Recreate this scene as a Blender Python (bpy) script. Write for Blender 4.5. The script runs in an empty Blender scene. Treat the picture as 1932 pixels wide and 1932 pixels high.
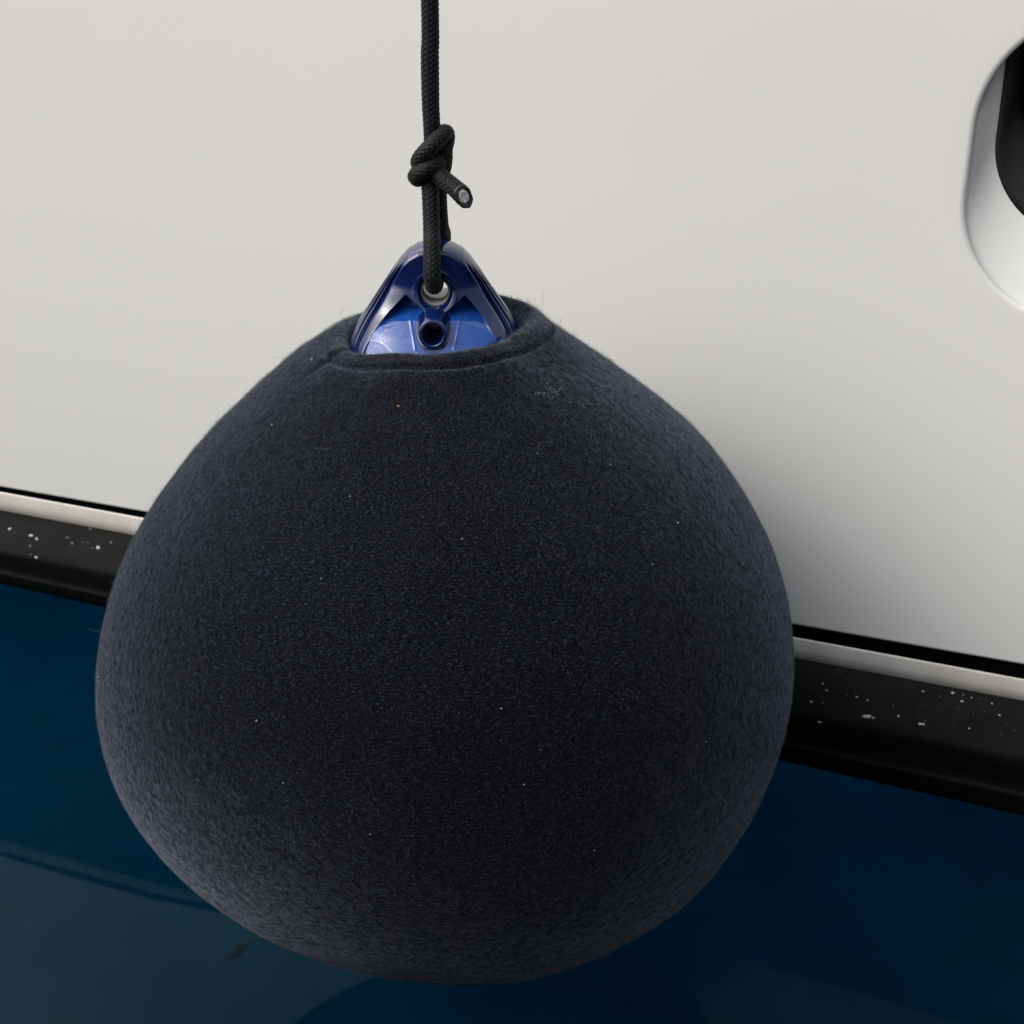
import bpy, math, random
import numpy as np
from mathutils import Vector, Matrix, noise
from mathutils.bvhtree import BVHTree

R = math.radians
rng = np.random.default_rng(7)
random.seed(7)
C = bpy.context.scene.collection
S = bpy.context.scene

# ------------------------------------------------------------ camera, sky, sun, exposure
CAM_H = 0.945                       # metres above the water
PITCH = 25.0
FPX = 2900.0                        # focal length in 1932nds of the frame
cd = bpy.data.cameras.new('camera')
cd.sensor_width = 36.0
cd.lens = 36.0 * FPX / 1932.0
cd.clip_start = 0.02
cd.clip_end = 500
cam = bpy.data.objects.new('camera', cd)
C.objects.link(cam)
cam.location = (0, 0, CAM_H)
cam.rotation_euler = (R(90 - PITCH), 0, 0)
S.camera = cam
cd.dof.use_dof = True
cd.dof.focus_distance = 1.02
cd.dof.aperture_fstop = 18.0

SUN_EL, SUN_AZ = 40.0, 250.0        # high, from the left and a little behind the camera
w = bpy.data.worlds.new('World')
S.world = w
w.use_nodes = True
nt = w.node_tree
bg = nt.nodes['Background']
sky = nt.nodes.new('ShaderNodeTexSky')
sky.sky_type = 'NISHITA'
sky.sun_disc = False
sky.sun_elevation = R(SUN_EL)
sky.sun_rotation = R(SUN_AZ)
sky.air_density = 1.2
sky.dust_density = 6.0
sky.ozone_density = 1.0
hs = nt.nodes.new('ShaderNodeHueSaturation')   # a veiled, overcast sky: hardly any blue left
hs.inputs['Saturation'].default_value = 0.38
nt.links.new(sky.outputs[0], hs.inputs['Color'])
# an overcast dome is brightest overhead and falls off towards the horizon
geo = nt.nodes.new('ShaderNodeTexCoord'); sepz = nt.nodes.new('ShaderNodeSeparateXYZ')
nt.links.new(geo.outputs['Generated'], sepz.inputs[0])
mr = nt.nodes.new('ShaderNodeMapRange'); mr.inputs['From Min'].default_value = 0.0; mr.inputs['From Max'].default_value = 1.0
mr.inputs['To Min'].default_value = 0.30; mr.inputs['To Max'].default_value = 2.5
nt.links.new(sepz.outputs[2], mr.inputs['Value'])
vm = nt.nodes.new('ShaderNodeVectorMath'); vm.operation = 'SCALE'
nt.links.new(hs.outputs[0], vm.inputs[0]); nt.links.new(mr.outputs[0], vm.inputs['Scale'])
nt.links.new(vm.outputs[0], bg.inputs[0])
bg.inputs[1].default_value = 0.15
# (overcast factor above doubles it overhead)

sl = bpy.data.lights.new('sun', 'SUN')
sl.energy = 1.05
sl.angle = R(75)
sl.color = (1.0, 0.975, 0.935)
sun = bpy.data.objects.new('sun', sl)
C.objects.link(sun)
az, el = R(SUN_AZ), R(SUN_EL)
sdir = Vector((math.sin(az) * math.cos(el), math.cos(az) * math.cos(el), math.sin(el)))
sun.rotation_euler = sdir.to_track_quat('Z', 'Y').to_euler()
sun.location = sdir * 5

S.view_settings.view_transform = 'Standard'
S.view_settings.look = 'None'
S.view_settings.exposure = -0.26
S.view_settings.gamma = 1.0
S.render.film_transparent = False

# ------------------------------------------------------------ helpers
def tag(o, label=None, cat=None, group=None, kind=None):
    if label: o['label'] = label
    if cat: o['category'] = cat
    if group: o['group'] = group
    if kind: o['kind'] = kind
    return o

def empty(name, loc, label, cat, group=None):
    o = bpy.data.objects.new(name, None)
    o.empty_display_size = 0.05
    C.objects.link(o)
    o.location = loc
    return tag(o, label, cat, group)

def mesh_obj(name, verts, faces, mats, parent=None, smooth=True, fmat=None, uv=None):
    """verts in world coordinates; the object keeps its parent's origin."""
    V = np.asarray(verts, dtype=np.float32).reshape(-1, 3)
    if parent is not None:
        V = V - np.array(parent_world(parent), dtype=np.float32)
    me = bpy.data.meshes.new(name)
    if isinstance(faces, np.ndarray):
        n, k = faces.shape
        me.vertices.add(len(V)); me.vertices.foreach_set('co', V.ravel())
        me.loops.add(n * k); me.loops.foreach_set('vertex_index', faces.astype(np.int32).ravel())
        me.polygons.add(n)
        me.polygons.foreach_set('loop_start', np.arange(0, n * k, k, dtype=np.int32))
        me.polygons.foreach_set('loop_total', np.full(n, k, dtype=np.int32))
    else:
        me.from_pydata([tuple(v) for v in V], [], faces)
    me.update(calc_edges=True)
    me.validate()
    for m in (mats if isinstance(mats, (list, tuple)) else [mats]):
        me.materials.append(m)
    if fmat is not None:
        me.polygons.foreach_set('material_index', np.asarray(fmat, dtype=np.int32))
    if uv is not None:
        lay = me.uv_layers.new(name='cloth')
        li = np.zeros(len(me.loops), dtype=np.int32)
        me.loops.foreach_get('vertex_index', li)
        lay.data.foreach_set('uv', np.asarray(uv, dtype=np.float32)[li].ravel())
    me.polygons.foreach_set('use_smooth', np.full(len(me.polygons), smooth))
    me.update()
    o = bpy.data.objects.new(name, me)
    C.objects.link(o)
    if parent is not None:
        o.parent = parent
    return o

def parent_world(p):
    v = np.array(p.location, dtype=float)
    while p.parent is not None:
        p = p.parent
        v = v + np.array(p.location, dtype=float)
    return v

def grid_faces(nu, nv, wrap_u=False, wrap_v=False, off=0):
    """verts laid out [v][u]"""
    U = np.arange(nu if wrap_u else nu - 1)
    Vv = np.arange(nv if wrap_v else nv - 1)
    u, v = np.meshgrid(U, Vv)
    u1, v1 = (u + 1) % nu, (v + 1) % nv
    f = np.stack([v * nu + u, v * nu + u1, v1 * nu + u1, v1 * nu + u], -1).reshape(-1, 4)
    return f + off

def join_quads(parts):
    """parts: list of (V, quadfaces, matindex)"""
    V, F, M, o = [], [], [], 0
    for v, f, m in parts:
        v = np.asarray(v, float).reshape(-1, 3)
        V.append(v); F.append(np.asarray(f) + o); M.append(np.full(len(f), m)); o += len(v)
    return np.concatenate(V), np.concatenate(F), np.concatenate(M)

tp = R(PITCH)
FW = np.array([0, math.cos(tp), -math.sin(tp)])
UP = np.array([0, math.sin(tp), math.cos(tp)])
def ray(x, y):
    return FW * FPX + np.array([1., 0, 0]) * (x - 966) + UP * (966 - y)
CAMP = np.array([0, 0, CAM_H])
def proj(P):
    P = np.asarray(P, float) - CAMP
    d = P @ FW
    return np.stack([966 + FPX * P[..., 0] / d, 966 - FPX * (P @ UP) / d], -1)
def on_y(x, y, Y):
    d = ray(x, y)
    return CAMP + d * (Y / d[1])

def catmull(P, step):
    P = np.asarray(P, float)
    P = np.vstack([2 * P[0] - P[1], P, 2 * P[-1] - P[-2]])
    out = []
    for i in range(1, len(P) - 2):
        p0, p1, p2, p3 = P[i - 1:i + 3]
        n = max(3, int(np.linalg.norm(p2 - p1) / step * 1.3))
        t = np.linspace(0, 1, n, endpoint=False)[:, None]
        out.append(.5 * (2 * p1 + (p2 - p0) * t + (2 * p0 - 5 * p1 + 4 * p2 - p3) * t ** 2 + (3 * p1 - p0 - 3 * p2 + p3) * t ** 3))
    out = np.vstack(out + [P[-2][None]])
    s = np.concatenate([[0], np.cumsum(np.linalg.norm(np.diff(out, axis=0), axis=1))])
    q = np.arange(0, s[-1], step)
    return np.stack([np.interp(q, s, out[:, k]) for k in range(3)], 1), q

def frames(P, n0=None):
    T = np.gradient(P, axis=0)
    T /= np.linalg.norm(T, axis=1)[:, None]
    N = np.zeros_like(P)
    n = np.array(n0 if n0 is not None else [0, -1., 0.])
    for i in range(len(P)):
        n = n - T[i] * (n @ T[i])
        n /= np.linalg.norm(n)
        N[i] = n
    return T, N, np.cross(T, N)

def pinterp(x, xp, fp):
    """smooth (Hermite) interpolation"""
    x = np.clip(np.asarray(x, float), xp[0], xp[-1])
    xp = np.asarray(xp, float); fp = np.asarray(fp, float)
    m = np.gradient(fp, xp)
    i = np.clip(np.searchsorted(xp, x, side='right') - 1, 0, len(xp) - 2)
    h = xp[i + 1] - xp[i]; u = (x - xp[i]) / h
    return (2*u**3-3*u**2+1)*fp[i] + (u**3-2*u**2+u)*h*m[i] + (-2*u**3+3*u**2)*fp[i+1] + (u**3-u**2)*h*m[i+1]

def sstep(x, a, b):
    t = np.clip((x - a) / (b - a), 0, 1)
    return t * t * (3 - 2 * t)

# ------------------------------------------------------------ materials
def new_mat(name):
    m = bpy.data.materials.new(name)
    m.use_nodes = True
    return m, m.node_tree, m.node_tree.nodes['Principled BSDF']

def N(nt, t, **kw):
    n = nt.nodes.new(t)
    for k, v in kw.items():
        if k in n.inputs: n.inputs[k].default_value = v
        else: setattr(n, k, v)
    return n

def noise_tex(nt, vec, scale, detail=4, rough=.5, dim='3D'):
    n = N(nt, 'ShaderNodeTexNoise')
    n.inputs['Scale'].default_value = scale
    n.inputs['Detail'].default_value = detail
    n.inputs['Roughness'].default_value = rough
    if vec is not None: nt.links.new(vec, n.inputs['Vector'])
    return n

def ramp(nt, fac, stops):
    r = N(nt, 'ShaderNodeValToRGB')
    e = r.color_ramp.elements
    while len(e) > 1: e.remove(e[-1])
    e[0].position, e[0].color = stops[0][0], (*stops[0][1], 1)
    for p, c in stops[1:]:
        x = e.new(p); x.color = (*c, 1)
    nt.links.new(fac, r.inputs[0])
    return r

def plain(name, col, rough=.5, spec=.5, var=.12, scale=40, bump=0.0, bscale=400, coat=0, metal=0):
    m, nt, b = new_mat(name)
    tc = N(nt, 'ShaderNodeTexCoord')
    n = noise_tex(nt, tc.outputs['Object'], scale, 5, .6)
    lo = tuple(c * (1 - var) for c in col); hi = tuple(min(1, c * (1 + var)) for c in col)
    r = ramp(nt, n.outputs[0], [(.3, lo), (.7, hi)])
    nt.links.new(r.outputs[0], b.inputs['Base Color'])
    b.inputs['Roughness'].default_value = rough
    b.inputs['Specular IOR Level'].default_value = spec
    b.inputs['Metallic'].default_value = metal
    b.inputs['Coat Weight'].default_value = coat
    if bump:
        n2 = noise_tex(nt, tc.outputs['Object'], bscale, 3, .6)
        bp = N(nt, 'ShaderNodeBump'); bp.inputs['Strength'].default_value = bump; bp.inputs['Distance'].default_value = .001
        nt.links.new(n2.outputs[0], bp.inputs['Height']); nt.links.new(bp.outputs[0], b.inputs['Normal'])
    return m

# white gelcoat: glossy, faintly mottled with grime
M_gel, nt, b = new_mat('white_gelcoat')
tc = N(nt, 'ShaderNodeTexCoord')
n1 = noise_tex(nt, tc.outputs['Object'], 420, 3, .6)
r1 = ramp(nt, n1.outputs[0], [(.2, (.697, .700, .686)), (.8, (.703, .706, .692))])
nt.links.new(r1.outputs[0], b.inputs['Base Color'])
n2 = noise_tex(nt, tc.outputs['Object'], 500, 3, .5)
r2 = ramp(nt, n2.outputs[0], [(.2, (.275,) * 3), (.8, (.285,) * 3)])
nt.links.new(r2.outputs[0], b.inputs['Roughness'])
b.inputs['Coat Weight'].default_value = .6
b.inputs['Coat Roughness'].default_value = .1
n3 = noise_tex(nt, tc.outputs['Object'], 3.0, 2, .4)
bp = N(nt, 'ShaderNodeBump'); bp.inputs['Strength'].default_value = .12; bp.inputs['Distance'].default_value = .01
nt.links.new(n3.outputs[0], bp.inputs['Height']); nt.links.new(bp.outputs[0], b.inputs['Normal'])

# rubber of the rub rail: chalky black with streaks along its length
M_rub, nt, b = new_mat('black_rubber')
tc = N(nt, 'ShaderNodeTexCoord')
mp = N(nt, 'ShaderNodeMapping'); mp.inputs['Rotation'].default_value = (0, 0, R(22)); mp.inputs['Scale'].default_value = (6, 60, 60)
nt.links.new(tc.outputs['Object'], mp.inputs[0])
n1 = noise_tex(nt, mp.outputs[0], 1.0, 6, .65)
r1 = ramp(nt, n1.outputs[0], [(.3, (.0060, .0060, .0060)), (.6, (.0088, .0088, .0088)), (.8, (.015, .015, .0145))])
nt.links.new(r1.outputs[0], b.inputs['Base Color'])
b.inputs['Roughness'].default_value = .6
b.inputs['Specular IOR Level'].default_value = .05
n2 = noise_tex(nt, tc.outputs['Object'], 300, 3, .6)
bp = N(nt, 'ShaderNodeBump'); bp.inputs['Strength'].default_value = .25; bp.inputs['Distance'].default_value = .0006
nt.links.new(n2.outputs[0], bp.inputs['Height']); nt.links.new(bp.outputs[0], b.inputs['Normal'])

M_trim = plain('black_trim', (.006, .006, .007), .35, .4, .2, 30)
M_gap = plain('gap_shade_black', (.004, .004, .004), .8, .15, .2, 30)  # shade inside the gap, put into the colour
M_drop = plain('white_speck', (.36, .36, .35), .3, .5, .3, 300)
M_boot = plain('navy_paint', (.004, .010, .022), .5, .4, .2, 8)
M_stripe = plain('pale_boot_stripe', (.78, .80, .78), .4, .5, .15, 8)
M_lip = plain('aged_white_moulding', (.56, .54, .51), .4, .4, .10, 25)
M_frame = plain('window_rubber', (.012, .012, .013), .45, .4, .15, 60, .1, 500)
M_glass, nt, b = new_mat('dark_glass')
b.inputs['Base Color'].default_value = (.002, .002, .003, 1)
b.inputs['Roughness'].default_value = .05
b.inputs['Specular IOR Level'].default_value = .3

# blue vinyl fitting
M_vinyl, nt, b = new_mat('blue_vinyl')
tc = N(nt, 'ShaderNodeTexCoord')
n1 = noise_tex(nt, tc.outputs['Object'], 90, 6, .65)
r1 = ramp(nt, n1.outputs[0], [(.25, (.0018, .0085, .054)), (.6, (.0024, .0115, .076)), (.85, (.005, .017, .085))])
nt.links.new(r1.outputs[0], b.inputs['Base Color'])
b.inputs['Roughness'].default_value = .13
b.inputs['Specular IOR Level'].default_value = .8
n2 = noise_tex(nt, tc.outputs['Object'], 160, 3, .6)
bp = N(nt, 'ShaderNodeBump'); bp.inputs['Strength'].default_value = .18; bp.inputs['Distance'].default_value = .0008
nt.links.new(n2.outputs[0], bp.inputs['Height']); nt.links.new(bp.outputs[0], b.inputs['Normal'])
M_vinyl2, nt, b = new_mat('skylit_blue_vinyl')  # same vinyl made paler: sky reflected by the panel's facets, put into the colour
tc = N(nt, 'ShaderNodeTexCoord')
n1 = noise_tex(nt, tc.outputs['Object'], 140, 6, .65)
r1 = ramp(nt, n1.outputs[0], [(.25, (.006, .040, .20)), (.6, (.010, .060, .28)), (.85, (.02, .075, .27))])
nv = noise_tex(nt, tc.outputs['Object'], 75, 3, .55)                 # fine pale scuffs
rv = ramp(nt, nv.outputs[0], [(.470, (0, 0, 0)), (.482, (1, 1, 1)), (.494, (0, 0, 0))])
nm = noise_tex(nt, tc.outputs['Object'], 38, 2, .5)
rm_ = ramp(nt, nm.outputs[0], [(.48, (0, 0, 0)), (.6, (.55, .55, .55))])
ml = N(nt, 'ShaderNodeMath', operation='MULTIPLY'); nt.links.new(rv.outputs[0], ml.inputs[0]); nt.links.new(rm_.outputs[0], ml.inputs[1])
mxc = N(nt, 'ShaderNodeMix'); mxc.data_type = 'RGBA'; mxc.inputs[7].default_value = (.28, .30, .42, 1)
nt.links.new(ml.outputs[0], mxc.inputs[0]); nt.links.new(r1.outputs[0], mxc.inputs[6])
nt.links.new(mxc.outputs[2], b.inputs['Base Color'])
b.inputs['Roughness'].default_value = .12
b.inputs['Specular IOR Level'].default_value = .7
M_liner = plain('pale_plastic', (.22, .22, .22), .3, .5, .15, 120)

# heathered navy fleece: knit courses run round the ball
M_cloth, nt, b = new_mat('navy_fleece')
uvn = N(nt, 'ShaderNodeUVMap'); uvn.uv_map = 'cloth'
mp = N(nt, 'ShaderNodeMapping'); mp.inputs['Scale'].default_value = (230, 900, 1); mp.inputs['Rotation'].default_value = (0, 0, R(-4))
nt.links.new(uvn.outputs[0], mp.inputs[0])
streak = noise_tex(nt, mp.outputs[0], 1.0, 5, .72)
mp2 = N(nt, 'ShaderNodeMapping'); mp2.inputs['Scale'].default_value = (800, 300, 1)
nt.links.new(uvn.outputs[0], mp2.inputs[0])
wale = noise_tex(nt, mp2.outputs[0], 1.0, 3, .6)
mixn = N(nt, 'ShaderNodeMix'); mixn.data_type = 'FLOAT'; mixn.inputs[0].default_value = .35
nt.links.new(streak.outputs[0], mixn.inputs[2]); nt.links.new(wale.outputs[0], mixn.inputs[3])
r1 = ramp(nt, mixn.outputs[0], [(.41, (.0006, .0007, .0009)), (.49, (.0020, .0023, .0031)), (.55, (.0055, .0070, .0120)), (.62, (.024, .032, .058))])
big = noise_tex(nt, uvn.outputs[0], 9, 4, .6)
rb = ramp(nt, big.outputs[0], [(.35, (.8, .8, .8)), (.65, (1.2, 1.2, 1.2))])
mul = N(nt, 'ShaderNodeMix'); mul.data_type = 'RGBA'; mul.blend_type = 'MULTIPLY'; mul.inputs[0].default_value = 1
nt.links.new(r1.outputs[0], mul.inputs[6]); nt.links.new(rb.outputs[0], mul.inputs[7])
nt.links.new(mul.outputs[2], b.inputs['Base Color'])
b.inputs['Roughness'].default_value = .95
b.inputs['Specular IOR Level'].default_value = .08
oc = N(nt, 'ShaderNodeTexCoord')
clump = noise_tex(nt, oc.outputs['Object'], 230, 4, .65)
big2 = noise_tex(nt, oc.outputs['Object'], 22, 3, .6)
bigr = N(nt, 'ShaderNodeMapRange'); bigr.inputs['To Min'].default_value = .42; bigr.inputs['To Max'].default_value = .58
nt.links.new(big2.outputs[0], bigr.inputs['Value'])
cm = N(nt, 'ShaderNodeMath', operation='MULTIPLY'); nt.links.new(clump.outputs[0], cm.inputs[0]); nt.links.new(bigr.outputs[0], cm.inputs[1])
cr_ = N(nt, 'ShaderNodeMapRange'); cr_.inputs['From Min'].default_value = .15; cr_.inputs['From Max'].default_value = .36
cr_.inputs['To Min'].default_value = .06; cr_.inputs['To Max'].default_value = .60
nt.links.new(cm.outputs[0], cr_.inputs['Value']); nt.links.new(cr_.outputs[0], b.inputs['Sheen Weight'])
b.inputs['Sheen Weight'].default_value = .42
b.inputs['Sheen Roughness'].default_value = .34
b.inputs['Sheen Tint'].default_value = (.68, .79, 1, 1)
bp = N(nt, 'ShaderNodeBump'); bp.inputs['Strength'].default_value = .9; bp.inputs['Distance'].default_value = .0012
bp0 = N(nt, 'ShaderNodeBump'); bp0.inputs['Strength'].default_value = .6; bp0.inputs['Distance'].default_value = .0016
nt.links.new(clump.outputs[0], bp0.inputs['Height']); nt.links.new(bp0.outputs[0], bp.inputs['Normal'])
nt.links.new(mixn.outputs[0], bp.inputs['Height']); nt.links.new(bp.outputs[0], b.inputs['Normal'])

M_fuzz, nt, b = new_mat('fleece_fibres')
b.inputs['Base Color'].default_value = (.105, .116, .145, 1)
b.inputs['Roughness'].default_value = .8
b.inputs['Specular IOR Level'].default_value = .1
M_lint = plain('pale_lint', (.27, .29, .33), .6, .4, .2, 400)
M_crumb = plain('orange_crumb', (.36, .16, .06), .6, .4, .2, 400)

# rope
M_rope, nt, b = new_mat('black_braid')
tc = N(nt, 'ShaderNodeTexCoord')
n1 = noise_tex(nt, tc.outputs['Object'], 700, 4, .7)
r1 = ramp(nt, n1.outputs[0], [(.3, (.002, .0022, .0026)), (.55, (.0045, .0056, .0080)), (.75, (.012, .0150, .0225))])
nt.links.new(r1.outputs[0], b.inputs['Base Color'])
b.inputs['Roughness'].default_value = .6
b.inputs['Specular IOR Level'].default_value = .2
b.inputs['Sheen Weight'].default_value = .08
bp = N(nt, 'ShaderNodeBump'); bp.inputs['Strength'].default_value = .4; bp.inputs['Distance'].default_value = .0005
nt.links.new(n1.outputs[0], bp.inputs['Height']); nt.links.new(bp.outputs[0], b.inputs['Normal'])
M_core = plain('white_core_fibre', (.88, .88, .86), .6, .4, .3, 500, .5, 900)
M_melt = plain('melted_rope_end', (.02, .02, .024), .25, .6, .4, 400, .4, 900)

# harbour water: clear surface over deep blue
M_water = bpy.data.materials.new('harbour_water'); M_water.use_nodes = True
nt = M_water.node_tree; nt.nodes.clear()
out = N(nt, 'ShaderNodeOutputMaterial')
gl = N(nt, 'ShaderNodeBsdfGlossy'); gl.inputs['Roughness'].default_value = .025; gl.inputs['Color'].default_value = (.17, .27, .30, 1)
df = N(nt, 'ShaderNodeBsdfDiffuse')
tc = N(nt, 'ShaderNodeTexCoord')
n1 = noise_tex(nt, tc.outputs['Object'], 5.0, 2, .5)
r1 = ramp(nt, n1.outputs[0], [(.3, (.0, .0085, .024)), (.5, (.0008, .012, .0255)), (.7, (.0016, .0155, .023))])
nt.links.new(r1.outputs[0], df.inputs[0])
tr = N(nt, 'ShaderNodeBsdfTransparent'); tr.inputs[0].default_value = (.55, .85, .95, 1)
mx = N(nt, 'ShaderNodeMixShader'); mx.inputs[0].default_value = .5
nt.links.new(df.outputs[0], mx.inputs[1]); nt.links.new(tr.outputs[0], mx.inputs[2])
fr = N(nt, 'ShaderNodeFresnel'); fr.inputs[0].default_value = 1.33
mx2 = N(nt, 'ShaderNodeMixShader')
nt.links.new(fr.outputs[0], mx2.inputs[0]); nt.links.new(mx.outputs[0], mx2.inputs[1]); nt.links.new(gl.outputs[0], mx2.inputs[2])
nt.links.new(mx2.outputs[0], out.inputs[0])
M_bed = plain('harbour_bed', (.003, .085, .165), .9, .1, .3, 1.5)
M_fish = plain('fish_skin', (.035, .036, .024), .5, .3, .3, 120)

# ------------------------------------------------------------ water and bed
def axis_coords(fine0, fine1, n, far):
    a = np.linspace(fine0, fine1, n)
    g = np.cumsum(np.geomspace((fine1 - fine0) / n * 1.3, far * .25, 26))
    return np.concatenate([fine0 - g[::-1], a, fine1 + g])
PSI = R(22)
HN = np.array([-math.sin(PSI), -math.cos(PSI), 0.])      # hull's outward normal
HE = np.array([math.cos(PSI), -math.sin(PSI), 0.])       # along the hull, to the right
PC = -1.23
def hp(s, o, z):
    """hull coordinates: s along, o outward, z relative to the camera height"""
    s, o, z = np.broadcast_arrays(np.asarray(s, float), np.asarray(o, float), np.asarray(z, float))
    P = HN * (PC + o)[..., None] + HE * s[..., None]
    P[..., 2] = z + CAM_H
    return P

xs = axis_coords(-1.2, 1.2, 260, 60)
ys = axis_coords(0.3, 1.9, 200, 60)
X, Y = np.meshgrid(xs, ys)
sA = X * HE[0] + Y * HE[1]
oA = X * HN[0] + Y * HN[1]
Z = (.0016 * np.sin(oA * 2 * math.pi / .46 + 1.1 * np.sin(sA * 3.1) + .6)
     + .0005 * np.sin(oA * 2 * math.pi / .27 + sA * 2.4 + 1.2 * np.sin(sA * 2.0 + 1))
     + .0005 * np.sin(sA * 7 + oA * 6 + 2)
     - .0190 * np.sin(2 * math.pi * (oA - PC - .16 + .03 * np.sin(sA * 6)) / .75) * sstep(sA, -.75, -.15))
fade = np.exp(-np.maximum(0, np.hypot(X, Y - 1) - 4) / 6)
Z = Z * fade
mesh_obj('water', np.stack([X, Y, Z], -1), grid_faces(len(xs), len(ys)), M_water)['kind'] = 'structure'
bed = mesh_obj('harbour_bed', [(-150, -150, -2.2), (150, -150, -2.2), (150, 150, -2.2), (-150, 150, -2.2)], [(0, 1, 2, 3)], M_bed)
bed['kind'] = 'structure'

# unseen dock under the photographer, added to block low front light, in the same line as the boat's side
M_quay = plain('quay_concrete', (.10, .095, .088), .9, .2, .25, 6, .4, 60)
def hp0(s_, o_, z_):
    p = HN * (PC + o_) + HE * s_
    return (p[0], p[1], z_)
q0_, q1_ = 1.08, 6.5
qp = [(q0_ + .03, .68), (q0_, .65), (q0_, -2.3), (q1_, -2.3), (q1_, .68)]
qv = [hp0(-14, o_, z_) for o_, z_ in qp] + [hp0(14, o_, z_) for o_, z_ in qp]
qf_ = [(i, (i + 1) % 5, (i + 1) % 5 + 5, i + 5) for i in range(5)] + [(4, 3, 2, 1, 0), (5, 6, 7, 8, 9)]
mesh_obj('unseen_quay', qv, qf_, M_quay, smooth=False)['kind'] = 'structure'

# ------------------------------------------------------------ the boat
boat = empty('motorboat', tuple(hp(-.45, 0, -CAM_H)), 'white motorboat side with black rub rail and rounded window, behind the round fender', 'boat')
S0, S1 = -4.5, 3.6
ZT = 1.0
def lin(zr, sl):
    return lambda s: zr + (np.maximum(s, -3.0) + .02) * sl
z_gtop = lin(-.6787, .0126); z_gbot = lin(-.6958, .0054); z_rt = lin(-.7166, .0072)
z_rm = lin(-.7748, .0027); z_rb = lin(-.8326, -.0122)

def rrect(l, r, b_, t, rad, n=56, shift=0):
    """rounded rectangle, counter-clockwise from the right side, n points per corner and per side"""
    pts = []
    cs = [(r - rad, t - rad, 0), (l + rad, t - rad, 90), (l + rad, b_ + rad, 180), (r - rad, b_ + rad, 270)]
    for i, (cx, cz, a0) in enumerate(cs):
        a = np.radians(a0 + np.linspace(0, 90, n))
        arc = np.stack([cx + rad * np.cos(a), cz + rad * np.sin(a)], 1)
        nx = cs[(i + 1) % 4]; an = math.radians(nx[2])
        q = np.array([nx[0] + rad * math.cos(an), nx[1] + rad * math.sin(an)])
        side = arc[-1] + (q - arc[-1]) * np.linspace(0, 1, 14)[1:-1, None]
        pts += [arc, side]
    return np.concatenate(pts)

def rr_in(l, r, b_, t, rad):
    return rrect(l + .0016, r + .0016, b_ + .0042, t + .0042, rad)

# upper hull: rings running out from the window's rim to the edges of the topside
WC = np.array([.12, -.256])
ring0 = rrect(-.117, .357, -.372, -.14, .09)
dirs = ring0 - WC
angs = np.arctan2(dirs[:, 1], dirs[:, 0])
def outer_pt(d):
    t = 1e9
    if d[0] > 1e-9: t = min(t, (S1 - WC[0]) / d[0])
    if d[0] < -1e-9: t = min(t, (S0 - WC[0]) / d[0])
    if d[1] > 1e-9: t = min(t, (ZT - WC[1]) / d[1])
    if d[1] < -1e-9: t = min(t, (-.6787 - WC[1]) / d[1])
    p = WC + d * t
    return p
outer = np.array([outer_pt(d) for d in dirs])
# snap the nearest ray to each corner so the sheet's corners are square
for c in ((S0, ZT), (S1, ZT), (S0, -.6787), (S1, -.6787)):
    i = np.argmin(np.linalg.norm(outer - np.array(c), axis=1) + 0)
    outer[i] = c
rows = []
# rim: from inside the recess round the lip to the hull's face
inner = rr_in(-.104, .344, -.318, -.100, .074)
RD = .022
cnt = len(ring0)
nrm2 = np.stack([np.roll(ring0, -1, 0) - np.roll(ring0, 1, 0)], 0)[0]
nrm2 = np.stack([nrm2[:, 1], -nrm2[:, 0]], 1); nrm2 /= np.linalg.norm(nrm2, axis=1)[:, None]   # outward
for t in np.linspace(0, 1, 10):
    q = inner + (ring0 - inner) * t
    rows.append(hp(q[:, 0], -RD + (RD - .004) * t ** 1.15, q[:, 1]))
rl = .005
for a in np.linspace(15, 90, 8):
    q = ring0 + nrm2 * rl * (1 - math.cos(R(a)))
    rows.append(hp(q[:, 0], -.004 + .004 * math.sin(R(a)), q[:, 1]))
q0 = ring0 + nrm2 * rl
for t in np.concatenate([np.linspace(.004, .12, 14), np.linspace(.14, 1, 40)]):
    q = q0 + (outer - q0) * t
    # below the window the sheet's foot follows the slightly rising gap
    kz = np.clip((WC[1] - q[:, 1]) / (WC[1] + .6787), 0, 1)
    q[:, 1] = q[:, 1] + kz * (z_gtop(q[:, 0]) + .6787)
    rows.append(hp(q[:, 0], 0 * q[:, 0], q[:, 1]))
V1 = np.array(rows)
F1 = grid_faces(cnt, len(rows), wrap_u=True)
# foot of the topside turning in over the gap
ss = np.linspace(S0, S1, 160)
rows = []
for a in np.linspace(0, 90, 7):
    rows.append(hp(ss, -.003 * (1 - math.cos(R(a))), z_gtop(ss) - .003 * math.sin(R(a))))
rows.append(hp(ss, -.03, z_gtop(ss) - .004))
V2 = np.array(rows)
F2 = grid_faces(len(ss), len(rows))
# top: the sheer edge turning inboard to a side deck
rows = [hp(ss, 0, ZT), hp(ss, -.012, ZT + .012), hp(ss, -.03, ZT + .016), hp(ss, -1.6, ZT + .03)]
V3 = np.array(rows); F3 = grid_faces(len(ss), len(rows))
V, F, Mi = join_quads([(V1, F1, 0), (V2, F2, 0), (V3, F3, 0)])
hull = mesh_obj('hull', V, F, M_gel, boat, fmat=Mi)

def loft(name, prof, mat, parent, smooth=True, mats=None, fm=None):
    """prof: list of (o, zfunction(s))"""
    rows = np.array([hp(ss, o, zf(ss)) for o, zf in prof])
    return mesh_obj(name, rows, grid_faces(len(ss), len(prof)), mats or mat, parent, smooth, fmat=fm)

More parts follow.
